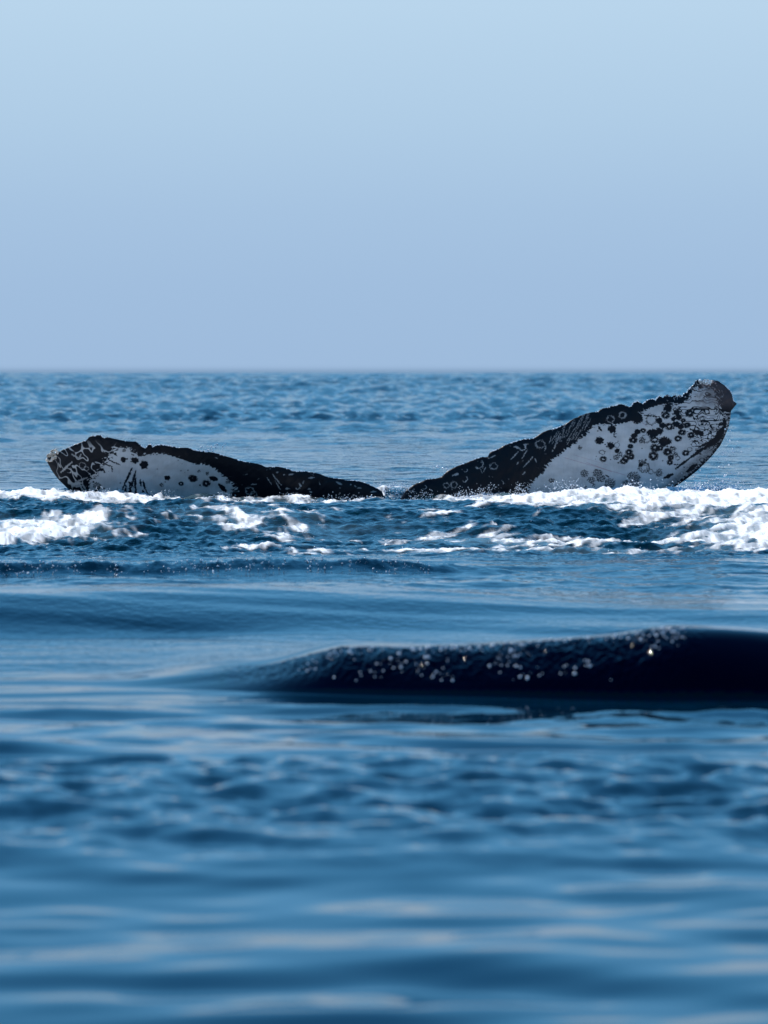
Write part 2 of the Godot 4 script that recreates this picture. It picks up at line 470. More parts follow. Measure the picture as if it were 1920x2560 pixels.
	barnacles(whale, "barnacle_or_glint_cluster", Vector2(231.0, 97.5), Vector2(5.0, 1.6), -0.1, 46, Color(0.75, 0.74, 0.72), "white bumps standing in for a glint on the topmost edge of the right fluke")  # added white bumps in place of a bright glint on the rim
	barnacles(whale, "barnacle_or_glint_cluster", Vector2(-238.0, 44.5), Vector2(6.0, 3.0), 0.75, 38, Color(0.42, 0.35, 0.28), "cream barnacles on the left fluke tip")


func barnacles(whale: Node3D, called: String, c: Vector2, r: Vector2, turn: float, count: int, tint: Color, label: String) -> void:
	var st := SurfaceTool.new()
	st.begin(Mesh.PRIMITIVE_TRIANGLES)
	for k in count:
		var a := rng.randf() * TAU
		var f := sqrt(rng.randf())
		var q := c + (Vector2(cos(a) * r.x, sin(a) * r.y) * f).rotated(turn)
		var size := rng.randf_range(0.006, 0.013)
		var base := Vector3(q.x * 0.01, q.y * 0.01, fluke_depth(q.x, q.y) + 0.012)
		var tone := tint * rng.randf_range(0.5, 1.7)
		if rng.randf() < 0.15: tone = Color(0.55, 0.5, 0.48)
		tone.a = 1.0
		st.set_color(tone)
		var axis := Vector3(rng.randf_range(-0.5, 0.5), rng.randf_range(-0.2, 0.7), 1.0).normalized()
		var b := Basis.looking_at(axis, Vector3.UP)
		for m in 6:
			var a0 := TAU * m / 6.0
			var a1 := TAU * (m + 1) / 6.0
			var o0 := base + b * Vector3(cos(a0), sin(a0), 0.4) * size
			var o1 := base + b * Vector3(cos(a1), sin(a1), 0.4) * size
			var i0 := base + b * Vector3(cos(a0) * 0.45, sin(a0) * 0.45, -0.8) * size
			var i1 := base + b * Vector3(cos(a1) * 0.45, sin(a1) * 0.45, -0.8) * size
			var pit := base + b * Vector3(0, 0, -0.45) * size
			for v in [o0, i0, o1, o1, i0, i1, i0, pit, i1]: st.add_vertex(v)
	st.generate_normals()
	var m := StandardMaterial3D.new()
	m.vertex_color_use_as_albedo = true
	m.roughness = 0.35
	var o := MeshInstance3D.new()
	o.name = called
	o.mesh = st.commit()
	o.mesh.surface_set_material(0, m)
	whale.add_child(o, true)
	o.set_meta("label", label)
	o.set_meta("kind", "stuff")


# The pigment of the skin: white patches, barnacle scars, scratches. Positions are centimetres on the tail.
var skin_w := 2048
var skin_h := 420
var pale := PackedFloat32Array()


func paint(x0: float, y0: float, x1: float, y1: float, f: Callable) -> void:
	var k := skin_w / SKIN_WIDE
	for j in range(maxi(0, int((SKIN_TOP - y1) * k)), mini(skin_h - 1, int((SKIN_TOP - y0) * k)) + 1):
		for i in range(maxi(0, int((x0 - SKIN_LEFT) * k)), mini(skin_w - 1, int((x1 - SKIN_LEFT) * k)) + 1):
			var at := j * skin_w + i
			pale[at] = f.call(SKIN_LEFT + i / k, SKIN_TOP - j / k, pale[at])


func skin_material() -> StandardMaterial3D:
	var k := skin_w / SKIN_WIDE
	pale.resize(skin_w * skin_h)
	var wl := outline([-214.7, 12.2, -213.3, 19.8, -210.5, 26.7, -207.1, 32.2, -202.3, 35, -199.5, 40.5, -196, 45.4, -194, 47.4, -191.9, 51.2, -187.1, 50.9, -180.8, 50.9, -178.1, 47.4, -173.2, 45.4, -167.7, 46.4, -157.4, 47.3, -150.5, 44.7, -142.9, 42.6, -137.3, 39.8, -137.5, 39.5, -128.9, 39.1, -121.1, 36.7, -117.2, 32, -111.6, 28.9, -107.3, 24.6, -105.6, 20.3, -108.1, 9.9, -137.5, 6.5, -216.3, 5.9])
	var wr := outline([102.6, 5.9, 103.7, 23.1, 107.4, 28.5, 111.7, 30.8, 115.2, 36, 119.7, 41.7, 126, 46, 132.7, 51.7, 138.1, 55, 141.9, 58.3, 145.2, 61.6, 149.3, 66.4, 153.5, 67.4, 157.6, 67.2, 166.7, 67.2, 176.7, 69.5, 182.5, 71.6, 186.6, 77.4, 191.6, 79.4, 199.9, 82.2, 205.7, 80.7, 211.5, 81.9, 215.6, 83.6, 219.8, 89, 223.9, 94.8, 230.6, 94.8, 238, 91.5, 240.5, 83.2, 240.5, 77.4, 244.6, 73.2, 247.1, 68.2, 247.1, 63.3, 243.8, 57.5, 238.8, 50.8, 234.7, 45.9, 226.4, 37.6, 218.1, 30.9, 211.5, 26, 206.5, 21, 194.8, 5.9])
	var spots: Array = [154.3, 55.8, 3.1, 0, 156.2, 47.5, 2, 2, 157, 42.5, 2.5, 1, 163.2, 64.1, 2.7, 0, 162.6, 52.1, 2.3, 0, 166.7, 52.5, 2.3, 2, 167.1, 48.4, 1.8, 0, 166.3, 43.8, 2.3, 3, 169.2, 45.9, 2.3, 3, 176.7, 51.7, 2.1, 1, 175.7, 47.5, 2.5, 1, 173.4, 43, 2.5, 1, 177.5, 44.2, 2.1, 1, 171.7, 40.9, 2.3, 1, 178.7, 56.2, 2.8, 1, 179.3, 59.5, 2.1, 0, 181.6, 62, 2.1, 0, 185.8, 62.9, 2.1, 1, 187.9, 57.1, 3.1, 2, 185, 55.8, 2.1, 3, 193.3, 60.8, 4, 0, 194.1, 56.2, 2.9, 1, 197.4, 62.4, 2.7, 0, 190.8, 61.6, 2.3, 0, 199.9, 66.6, 2.5, 0, 204.7, 65.8, 3.1, 1, 197.4, 69.9, 2.1, 0, 191.6, 70.7, 3.3, 2, 202, 73.9, 2.7, 1, 203.6, 79, 2.9, 0, 210.2, 75.7, 2.7, 0, 211.5, 72.4, 2.5, 0, 207.8, 71.1, 1.8, 0, 214.8, 70.3, 2, 1, 209.8, 67.4, 2.9, 0, 213.1, 65.8, 2.3, 0, 217.7, 66.8, 2.7, 1, 214, 61.6, 2.8, 1, 211.1, 57.1, 2.3, 1, 220.6, 59.5, 2.3, 1, 225.2, 61.6, 2.2, 0, 227.7, 60.8, 2.2, 0, 219.4, 75.3, 3.1, 1, 200.7, 55, 3.3, 0, 204, 55, 2.3, 0, 194.5, 50.4, 3, 1, 198.2, 50.4, 2.2, 1, 193.3, 44.6, 3.5, 1, 203.6, 47.5, 2.9, 1, 207.3, 49.6, 2.5, 3, 206.1, 43.4, 2.1, 1, 211.1, 43, 1.7, 2, 216.9, 46.7, 2.3, 1, 219.8, 49.2, 1.7, 2, 222.7, 52.7, 2.1, 2, 205.3, 40.1, 2.2, 1, 209, 45.9, 1.8, 3, 186.6, 36.3, 3.7, 2, 186.6, 36.3, 2.3, 2, 191.6, 33.3, 1.8, 2, 197.4, 32.6, 2.9, 3, 143.5, 32.2, 3.1, 3, 153.1, 32.6, 3.1, 3, 148.7, 27.6, 3, 3, 155.5, 28.6, 3.1, 3, 178.3, 30.5, 3.5, 3, 181.6, 29.7, 2.3, 3, 161.8, 25.1, 3.7, 3, 136.1, 21.4, 2.5, 3, 144.3, 22.7, 1.3, 3, 150.2, 23.9, 1.3, 3, 180, 26, 3.3, 3, 173.4, 25.1, 2.3, 3, 185, 40.1, 2.2, 3, 184.1, 38.4, 1.7, 0, 140.2, 50.8, 1.7, 3, 181.6, 71.1, 3.3, 0, 232.2, 51.7, 2.2, 2, 228.9, 41.7, 2, 2, 238, 61.6, 3.6, 2, 237.2, 63.3, 2.2, 2, 228.1, 70.7, 2.5, 2, 162.2, 71.1, 3, 4, 170.9, 74, 2.5, 4, 184.1, 77.4, 2.5, 5, 44.5, 23.8, 2.4, 4, 49.8, 24.2, 2.7, 4, 57.4, 28.4, 2.5, 5, 67.7, 39, 3.3, 5, 78.3, 37.5, 3, 4, 58.2, 34.8, 1.5, 5, 111.7, 53.3, 3.2, 4, 28.5, 22.7, 2.1, 5, 112.1, 34.8, 2.7, 1, 98.8, 51.2, 2.6, 5, 119.7, 27.2, 2.3, 3, -186.4, 42.3, 2.1, 0, -178.2, 41.7, 2.9, 0, -171.7, 38.6, 3.2, 0, -155.1, 29.3, 2.2, 0, -145.3, 25, 1.9, 1, -159.4, 24.1, 1.7, 3, -137.3, 28.9, 2.6, 1, -216.1, 38.1, 2.8, 4, -213.3, 35.7, 1.8, 4, -179.1, 49.9, 2.3, 2, -174.3, 46.1, 2.1, 0, -226.4, 34.3, 2.3, 5, -185.7, 49, 1.4, 0, -206.4, 23.3, 3, 3, -136.2, 28.7, 2.8, 1, -127.3, 25.3, 2.9, 1, -121.1, 28.5, 2.2, 0, -123.3, 29.1, 1.7, 0, -106.4, 16.9, 3.5, 2, -106.4, 16.9, 2.6, 1, -96.1, 19.9, 3.6, 4, -93.3, 17.5, 2.6, 4, -62.2, 23.5, 2.8, 5, -83.5, 13, 2.6, 5, -111.6, 26.3, 1.7, 3, -132.3, 34.1, 1.2, 3, -126.3, 32.4, 1.4, 3]
	var strokes: Array = [96.1, 48.1, 90.8, 42.4, 0.91, 1, 102.6, 49.6, 98.8, 43.2, 0.76, 1, 106.4, 44.3, 99.9, 36.7, 0.91, 1, 119.7, 58.8, 118.2, 54.2, 0.53, 1, 125.8, 60.7, 121.6, 50.4, 0.76, 1, 124.3, 55, 120.5, 48.1, 0.76, 1, 115.9, 51.9, 114.8, 48.5, 0.68, 1, 96.1, 40.5, 95, 39, 0.91, 1, 101.1, 33.7, 99.2, 31.8, 0.91, 1, 107.9, 42.8, 108.9, 40.5, 0.68, 1, 49, 31, 53.2, 32.2, 1.82, 1, 93.1, 51.5, 96.9, 50.4, 1.82, 1, 99.9, 52.7, 102.6, 53.3, 1.37, 1, 74.9, 43.2, 79.4, 45.1, 0.76, 1, 71.1, 33.7, 72.6, 36.7, 0.53, 1, 128.8, 64.1, 128.1, 61.8, 0.68, 1, 84, 27.6, 86.3, 24.6, 0.46, 1, 69.2, 35.2, 69.9, 32.9, 0.53, 1, -83.5, 29.4, -80.5, 24.6, 0.6, 1, -80.1, 32.4, -73.6, 24.2, 0.78, 1, -77.9, 27.2, -74, 20.7, 0.6, 1, -57.2, 27.2, -58.5, 24.6, 0.78, 1, -29.2, 16.4, -29.2, 13.8, 0.78, 1, -68.4, 31.5, -64.8, 32, 1.12, 1, -53.8, 29.1, -50.3, 29.6, 1.3, 1, -33.9, 26.3, -30.6, 24.6, 1.55, 1, -70.6, 21.4, -67.7, 21.5, 1.38, 1, -54.4, 21.2, -52.9, 21.5, 1.04, 1, -53.3, 19.4, -51.6, 19.1, 1.12, 1, -19.2, 21.9, -16.6, 22.2, 1.04, 1, -9.7, 19.3, -6.1, 19.4, 1.12, 1, -21.4, 23.8, -19.9, 22.9, 0.95, 1, -94.8, 24.6, -90.9, 24.9, 0.69, 1, -77.5, 33.3, -75.5, 33.4, 0.69, 1, -120.2, 43.8, -118.7, 43.4, 0.86, 1, -118.1, 24.6, -112.9, 19.4, 3.45, 0, -71.9, 31.5, -70.6, 31.5, 0.69, 1, -69.3, 16.9, -67.9, 17.2, 1.04, 1, -46.4, 26.3, -45.8, 24.4, 0.69, 1, -24.4, 24.2, -23.4, 24.6, 0.69, 1, -180.5, 36, -186.7, 23.3, 1.8, 0, -177.7, 34.3, -181.2, 22.6, 1.8, 0, -178.1, 28.8, -178.8, 21.9, 1.93, 0, -174.8, 27.8, -174.3, 23.3, 1.66, 0, -172.7, 26.7, -171.2, 20.5, 1.8, 0, -171.2, 21.2, -168.4, 13.9, 1.38, 0, -186.7, 24, -189.7, 14.3, 1.52, 0, -185, 23.3, -186.7, 15.3, 2.07, 0, -182.4, 23.3, -182.2, 14.6, 2.21, 0, -178.2, 22.6, -178.2, 15.3, 1.8, 0, -173.2, 20.5, -172.4, 16, 1.8, 0, -182.9, 26, -180.2, 23.3, 2.76, 0, -191.2, 21.5, -192.7, 17.4, 0.97, 0, -183.6, 23.3, -184.6, 19.8, 0.83, 1, -216.8, 24.7, -213.9, 18.8, 1.8, 1, -217.8, 24.3, -215, 18.1, 0.69, 0, -215.7, 25.3, -212.8, 19.1, 0.69, 0, -221.6, 26, -213.3, 29.1, 1.52, 1, -211.9, 16, -204, 21.9, 1.8, 0, -224.4, 22.6, -216.1, 23.3, 1.38, 1, -232, 32.9, -223.7, 40.5, 1.66, 1, -233.3, 39.8, -232.3, 36.7, 1.24, 1, -223.7, 46.1, -218.1, 43, 1.24, 1, -218.1, 43, -217.1, 46.1, 1.24, 1, -194, 47.8, -190.9, 45, 0.83, 0, -196.7, 41.9, -189.1, 38.5, 0.97, 0, -200.9, 39.8, -194.7, 37.1, 0.97, 0, -195, 37.1, -194.7, 33.3, 0.97, 0, -205, 36.4, -201.2, 35, 0.97, 0, -201.2, 35.4, -200.3, 32.6, 1.11, 0, -200.9, 48.1, -196, 41.6, 0.97, 0, -207.8, 46.8, -199.5, 39.2, 0.97, 0, -210.5, 42.6, -202.3, 35.7, 0.97, 0, -187.7, 43.3, -183.6, 43, 1.24, 0, -180.2, 46.1, -178.1, 45.5, 0.69, 0, 165.1, 63.3, 164.7, 58.3, 0.99, 0, 186.6, 74, 197.4, 72.8, 0.75, 0, 225.2, 55.8, 228.1, 50.8, 0.66, 0, 244.6, 71.6, 245.5, 64.9, 3.65, 0, 245.5, 65.8, 238, 55.8, 5.3, 0, 239.7, 58.3, 230.6, 50, 3.98, 0, 231.4, 51.3, 219.8, 43, 2.82, 0, 219.8, 43, 209.8, 35.5, 1.99, 0, 226.4, 50.8, 234.7, 55, 2.16, 0, 201.5, 28.9, 207.3, 31.4, 2.98, 0, 218.1, 33.4, 224.8, 38.4, 3.65, 0, 234.7, 51.7, 243, 58.3, 3.32, 0, 201.5, 51.7, 209.8, 50.8, 0.66, 0, 153.5, 65.8, 155.5, 62.9, 1.82, 0, 158.9, 30.9, 161.3, 29.7, 0.99, 0, 178.3, 79.8, 218.1, 85.6, 1.99, 0, 208.2, 38.4, 214, 38, 0.83, 0]
	var cuts: Array = [128.6, 43.8, 173.4, 30.9, 0.75, 0.5, 136.1, 45.4, 160.9, 38, 0.41, 0.6, 177.5, 69.9, 181.2, 66.4, 0.41, 0.6, 183.3, 70.3, 189.1, 65.6, 0.5, 0.6, 145.2, 40.1, 163.4, 33.4, 0.83, 0.6]
	var n := FastNoiseLite.new()
	noise(n, 21, 3, 0.55)
	var n2 := FastNoiseLite.new()
	noise(n2, 22, 2, 0.5)
	for j in skin_h:
		for i in skin_w:
			var x := SKIN_LEFT + i / k
			var y := SKIN_TOP - j / k
			# frayed along the direction in which the skin was scraped
			var slant := x * 0.5 + y if x > 0.0 else x * -0.35 + y
			var along := (x - y * 0.5) if x > 0.0 else (x + y * 0.35)
			var fray := n.get_noise_2d(slant * 0.55, along * 0.16)
			var p := Vector2(x + fray * (6.0 if x > 0.0 else -6.0), y + fray * 2.0 + n2.get_noise_2d(x * 0.4, y * 0.4) * 1.2)
			var w := 0.0
			if (x > 0.0 and Geometry2D.is_point_in_polygon(p, wr)) or (x < 0.0 and Geometry2D.is_point_in_polygon(p, wl)): w = 1.0
			# mazes of worm-like marks at the tips
			if x > 185.0:
				var u := (x - 212.0) * 0.8 + (y - 70.0) * 0.6
				var zone := smoothstep(-6.0, 6.0, u + n2.get_noise_2d(x * 0.15, y * 0.15) * 8.0)
				var q := n2.get_noise_2d(x * 0.085 + 3.0 * n.get_noise_2d(x * 0.03, y * 0.03), y * 0.17)
				if zone > 0.5:
					var worm := smoothstep(0.10, 0.17, absf(q))
					w = worm if w > 0.5 else (0.8 if absf(q) < 0.12 and n.get_noise_2d(x * 0.05, y * 0.05) > -0.1 else 0.0)
			elif x < -190.0 and w < 0.5:
				var q := n2.get_noise_2d(x * 0.09 + y * 0.055, y * 0.05 - x * 0.03)
				var show := smoothstep(-243.0, -226.0, x) * smoothstep(58.0, 50.0, y + (x + 215.0) * 0.1)
				w = 0.85 * smoothstep(0.09, 0.05, absf(q - 0.05)) * show
			pale[j * skin_w + i] = w
	# scratches: given ones, then a fan of fine ones on the right fluke
	for s in range(0, strokes.size(), 6):
		stroke(Vector2(strokes[s], strokes[s + 1]), Vector2(strokes[s + 2], strokes[s + 3]), strokes[s + 4], strokes[s + 5], n)
	for s in 46:
		var a := Vector2(rng.randf_range(119.0, 146.0), rng.randf_range(48.0, 62.0))
		a.y += (a.x - 119.0) * 0.35
		if a.x > 138.0: a.y += 6.0
		var b := a + Vector2(0.45, 0.9).rotated(rng.randf_range(-0.14, 0.14)) * rng.randf_range(3.0, 11.0)
		stroke(a, b, rng.randf_range(0.25, 0.6), 0.75, n)
	for s in 34:
		var a := Vector2(rng.randf_range(-150.0, -10.0), rng.randf_range(20.0, 45.0))
		stroke(a, a + Vector2(rng.randf_range(0.5, 2.0), rng.randf_range(-1.0, 1.0)), rng.randf_range(0.15, 0.4), 0.3, n)
		a = Vector2(rng.randf_range(20.0, 120.0), rng.randf_range(12.0, 60.0))
		stroke(a, a + Vector2(rng.randf_range(0.3, 1.0), rng.randf_range(-0.6, 1.2)), rng.randf_range(0.15, 0.4), 0.3, n)
	for s in range(0, spots.size(), 4):
		scar(Vector2(spots[s], spots[s + 1]), spots[s + 2] * (rng.randf_range(1.0, 1.25) if spots[s] > 110.0 else 1.05), int(spots[s + 3]), n)
	for s in 90:   # small flecks on the white
		var c := Vector2(rng.randf_range(150.0, 235.0), rng.randf_range(25.0, 78.0))
		if rng.randf() < 0.3: c = Vector2(rng.randf_range(-215.0, -115.0), rng.randf_range(12.0, 45.0))
		scar(c, rng.randf_range(0.25, 0.9), 0, n)
	var bytes := PackedByteArray()
	bytes.resize(skin_w * skin_h * 3)
	for j in skin_h:
		for i in skin_w:
			var w := pale[j * skin_w + i]
			var x := SKIN_LEFT + i / k
			var y := SKIN_TOP - j / k
			var worn := smoothstep(3.0, -3.0, (x - 205.0) * 0.66 - (y - 35.0) * 0.75 - 6.0) if x > 180.0 else 1.0
			w *= lerpf(0.42 + 0.3 * n.get_noise_2d(x * 0.5, y * 0.5), 1.0, worn)
			var tone := 1.0 + 0.22 * n.get_noise_2d(x * 0.05, y * 0.09) + 0.06 * n.get_noise_2d(x * 0.5, y * 0.07) + 0.06 * n.get_noise_2d(x * 1.1, y * 1.1)
			var c := Color(0.006, 0.008, 0.012).lerp(Color(0.45, 0.435, 0.43) * tone, w)
			var brown := smoothstep(222.0, 232.0, x + n.get_noise_2d(x * 0.2, y * 0.2) * 8.0) * smoothstep(76.0, 84.0, y) * smoothstep(103.0, 95.0, y)
			c = c.lerp(Color(0.10, 0.075, 0.075) * tone, 0.6 * brown)
			c = c.linear_to_srgb()
			var at := (j * skin_w + i) * 3
			bytes[at] = int(clampf(c.r, 0.0, 1.0) * 255.0)
			bytes[at + 1] = int(clampf(c.g, 0.0, 1.0) * 255.0)
			bytes[at + 2] = int(clampf(c.b, 0.0, 1.0) * 255.0)
	for s in range(0, cuts.size(), 6):   # thin reddish scratches across the white
		var a := Vector2(cuts[s], cuts[s + 1])
		var b := Vector2(cuts[s + 2], cuts[s + 3])
		var long := int(a.distance_to(b) * k * 2.0)
		for q in long:
			var c := a.lerp(b, float(q) / long)
			var wide := int(cuts[s + 4] * k * 0.5) + 1
			var i := int((c.x - SKIN_LEFT) * k)
			for e in wide:
				var j := int((SKIN_TOP - c.y) * k) + e
				var at := (j * skin_w + i) * 3
				if i < 0 or i >= skin_w or j < 0 or j >= skin_h or bytes[at] < 110: continue
				var how: float = cuts[s + 5] * (0.35 + 0.35 * n.get_noise_2d(c.x * 0.6, e * 2.0 + s))
				bytes[at] = int(lerpf(bytes[at], 150.0, how))
				bytes[at + 1] = int(lerpf(bytes[at + 1], 110.0, how))
				bytes[at + 2] = int(lerpf(bytes[at + 2], 115.0, how))
	var im := Image.create_from_data(skin_w, skin_h, false, Image.FORMAT_RGB8, bytes)
	var m := StandardMaterial3D.new()
	m.albedo_texture = ImageTexture.create_from_image(im)
	m.texture_repeat = false
	m.roughness = 0.3
	m.metallic_specular = 0.22
	return m


func stroke(a: Vector2, b: Vector2, wide: float, value: float, n: FastNoiseLite) -> void:
	var r := wide * 0.5
	var ab := b - a
	var l2 := maxf(ab.length_squared(), 0.001)
	paint(minf(a.x, b.x) - r - 0.6, minf(a.y, b.y) - r - 0.6, maxf(a.x, b.x) + r + 0.6, maxf(a.y, b.y) + r + 0.6, func(x, y, was):
		var p := Vector2(x, y)
		var t := clampf((p - a).dot(ab) / l2, 0.0, 1.0)
		var wob := n.get_noise_2d(x * 0.7, y * 0.7)
		var e := p.distance_to(a + ab * t) + wob * 0.8
		var own := r * (1.0 - 0.55 * absf(t * 2.0 - 1.0))
		return lerpf(was, value * (0.62 + 0.3 * wob if value > 0.5 else 1.0), smoothstep(own + 0.2, own - 0.15, e)))


func scar(c: Vector2, r: float, kind: int, n: FastNoiseLite) -> void:
	var spin := rng.randf() * TAU
	var squash := rng.randf_range(0.72, 1.0)
	var hole := rng.randf_range(0.14, 0.3)
	var fresh := rng.randf_range(0.55, 1.0)
	paint(c.x - r * 1.4, c.y - r * 1.4, c.x + r * 1.4, c.y + r * 1.4, func(x, y, was):
		var p := Vector2(x - c.x, (y - c.y) / squash)
		var wob := n.get_noise_2d(x * 0.5, y * 0.5)
		var e := p.length() / r + wob * 0.38
		if kind == 0: return lerpf(was, 0.0, smoothstep(1.05, 0.8, e) * (fresh if r < 1.5 else 1.0))
		if kind == 1:
			var ring := smoothstep(0.95, 0.82, e) * smoothstep(hole - 0.1, hole + 0.1, e)
			var thin := smoothstep(0.12, 0.05, absf(e - 1.02)) * (0.8 if wob > -0.1 else 0.0)
			return lerpf(was, 0.0, maxf(ring, thin))
		if kind == 2: return lerpf(was, 0.0, fresh * smoothstep(0.17, 0.09, absf(e - 0.85)))
		if kind == 3:
			var q := n.get_noise_2d(x * 1.1 + 40.0, y * 1.1)
			return lerpf(was, 0.06, smoothstep(1.05, 0.8, e) * smoothstep(0.16, 0.02, q))
		if kind == 4: return lerpf(was, 0.8, fresh * smoothstep(0.19, 0.09, absf(e - 0.82)) * (0.7 + 0.6 * wob))
		var arc := smoothstep(1.9, 1.2, absf(angle_difference(p.angle(), -1.1 + spin * 0.15)))
		return lerpf(was, 0.75, arc * smoothstep(0.17, 0.08, absf(e - 0.85))))


# ---------------------------------------------------------------- spray
func drop_mesh() -> ArrayMesh:
	var s := SphereMesh.new()
	s.radius = 1.0
	s.height = 2.0
	s.radial_segments = 8
	s.rings = 4
	var st := SurfaceTool.new()
	st.append_from(s, 0, Transform3D())
	var m := StandardMaterial3D.new()
	m.albedo_color = Color(0.85, 0.87, 0.9)
	m.roughness = 0.15
	m.metallic_specular = 0.5
	var mesh := st.commit()
	mesh.surface_set_material(0, m)
	return mesh


func spray(called: String, label: String, mesh: Mesh, count: int, place: Callable) -> void:
	var mm := MultiMesh.new()
	mm.transform_format = MultiMesh.TRANSFORM_3D
	mm.mesh = mesh
	mm.instance_count = count
	for k in count:
		var at: Array = place.call()
		var r: float = at[1]
		var b := Basis.from_euler(Vector3(rng.randf() * 3.0, rng.randf() * 3.0, 0)) * Basis.from_scale(Vector3(r, r * rng.randf_range(0.7, 1.5), r))
		mm.set_instance_transform(k, Transform3D(b, at[0]))
	var o := MultiMeshInstance3D.new()
	o.name = called
	o.multimesh = mm
	add_child(o, true)
	tag(o, label, "spray", "", "stuff")


func edge_glint_beads(trail: PackedVector2Array) -> void:   # white beads added as painted glints along the upper edge of the tail
	spray("edge_glint_beads", "tiny white beads standing in for glints along the upper edge of both flukes", drop_mesh(), 650, func():
		var k := int(rng.randf() * (trail.size() - 1))
		while n_soft.get_noise_1d(k * 0.045) < rng.randf_range(-0.5, 0.6): k = int(rng.randf() * (trail.size() - 1))
		var q := trail[k]
		return [Vector3(q.x * 0.01, q.y * 0.01 - 0.002, fluke_depth(q.x, q.y) - WHALE_AT + rng.randf_range(-0.004, 0.006)), rng.randf_range(0.0016, 0.0056)])


func clusters(count: int, x0: float, x1: float) -> Array:
	var out := []
	for k in count: out.append([rng.randf_range(x0, x1), rng.randf_range(29.35, 29.75), rng.randf_range(0.02, 0.07), rng.randf_range(0.02, 0.11)])
	return out


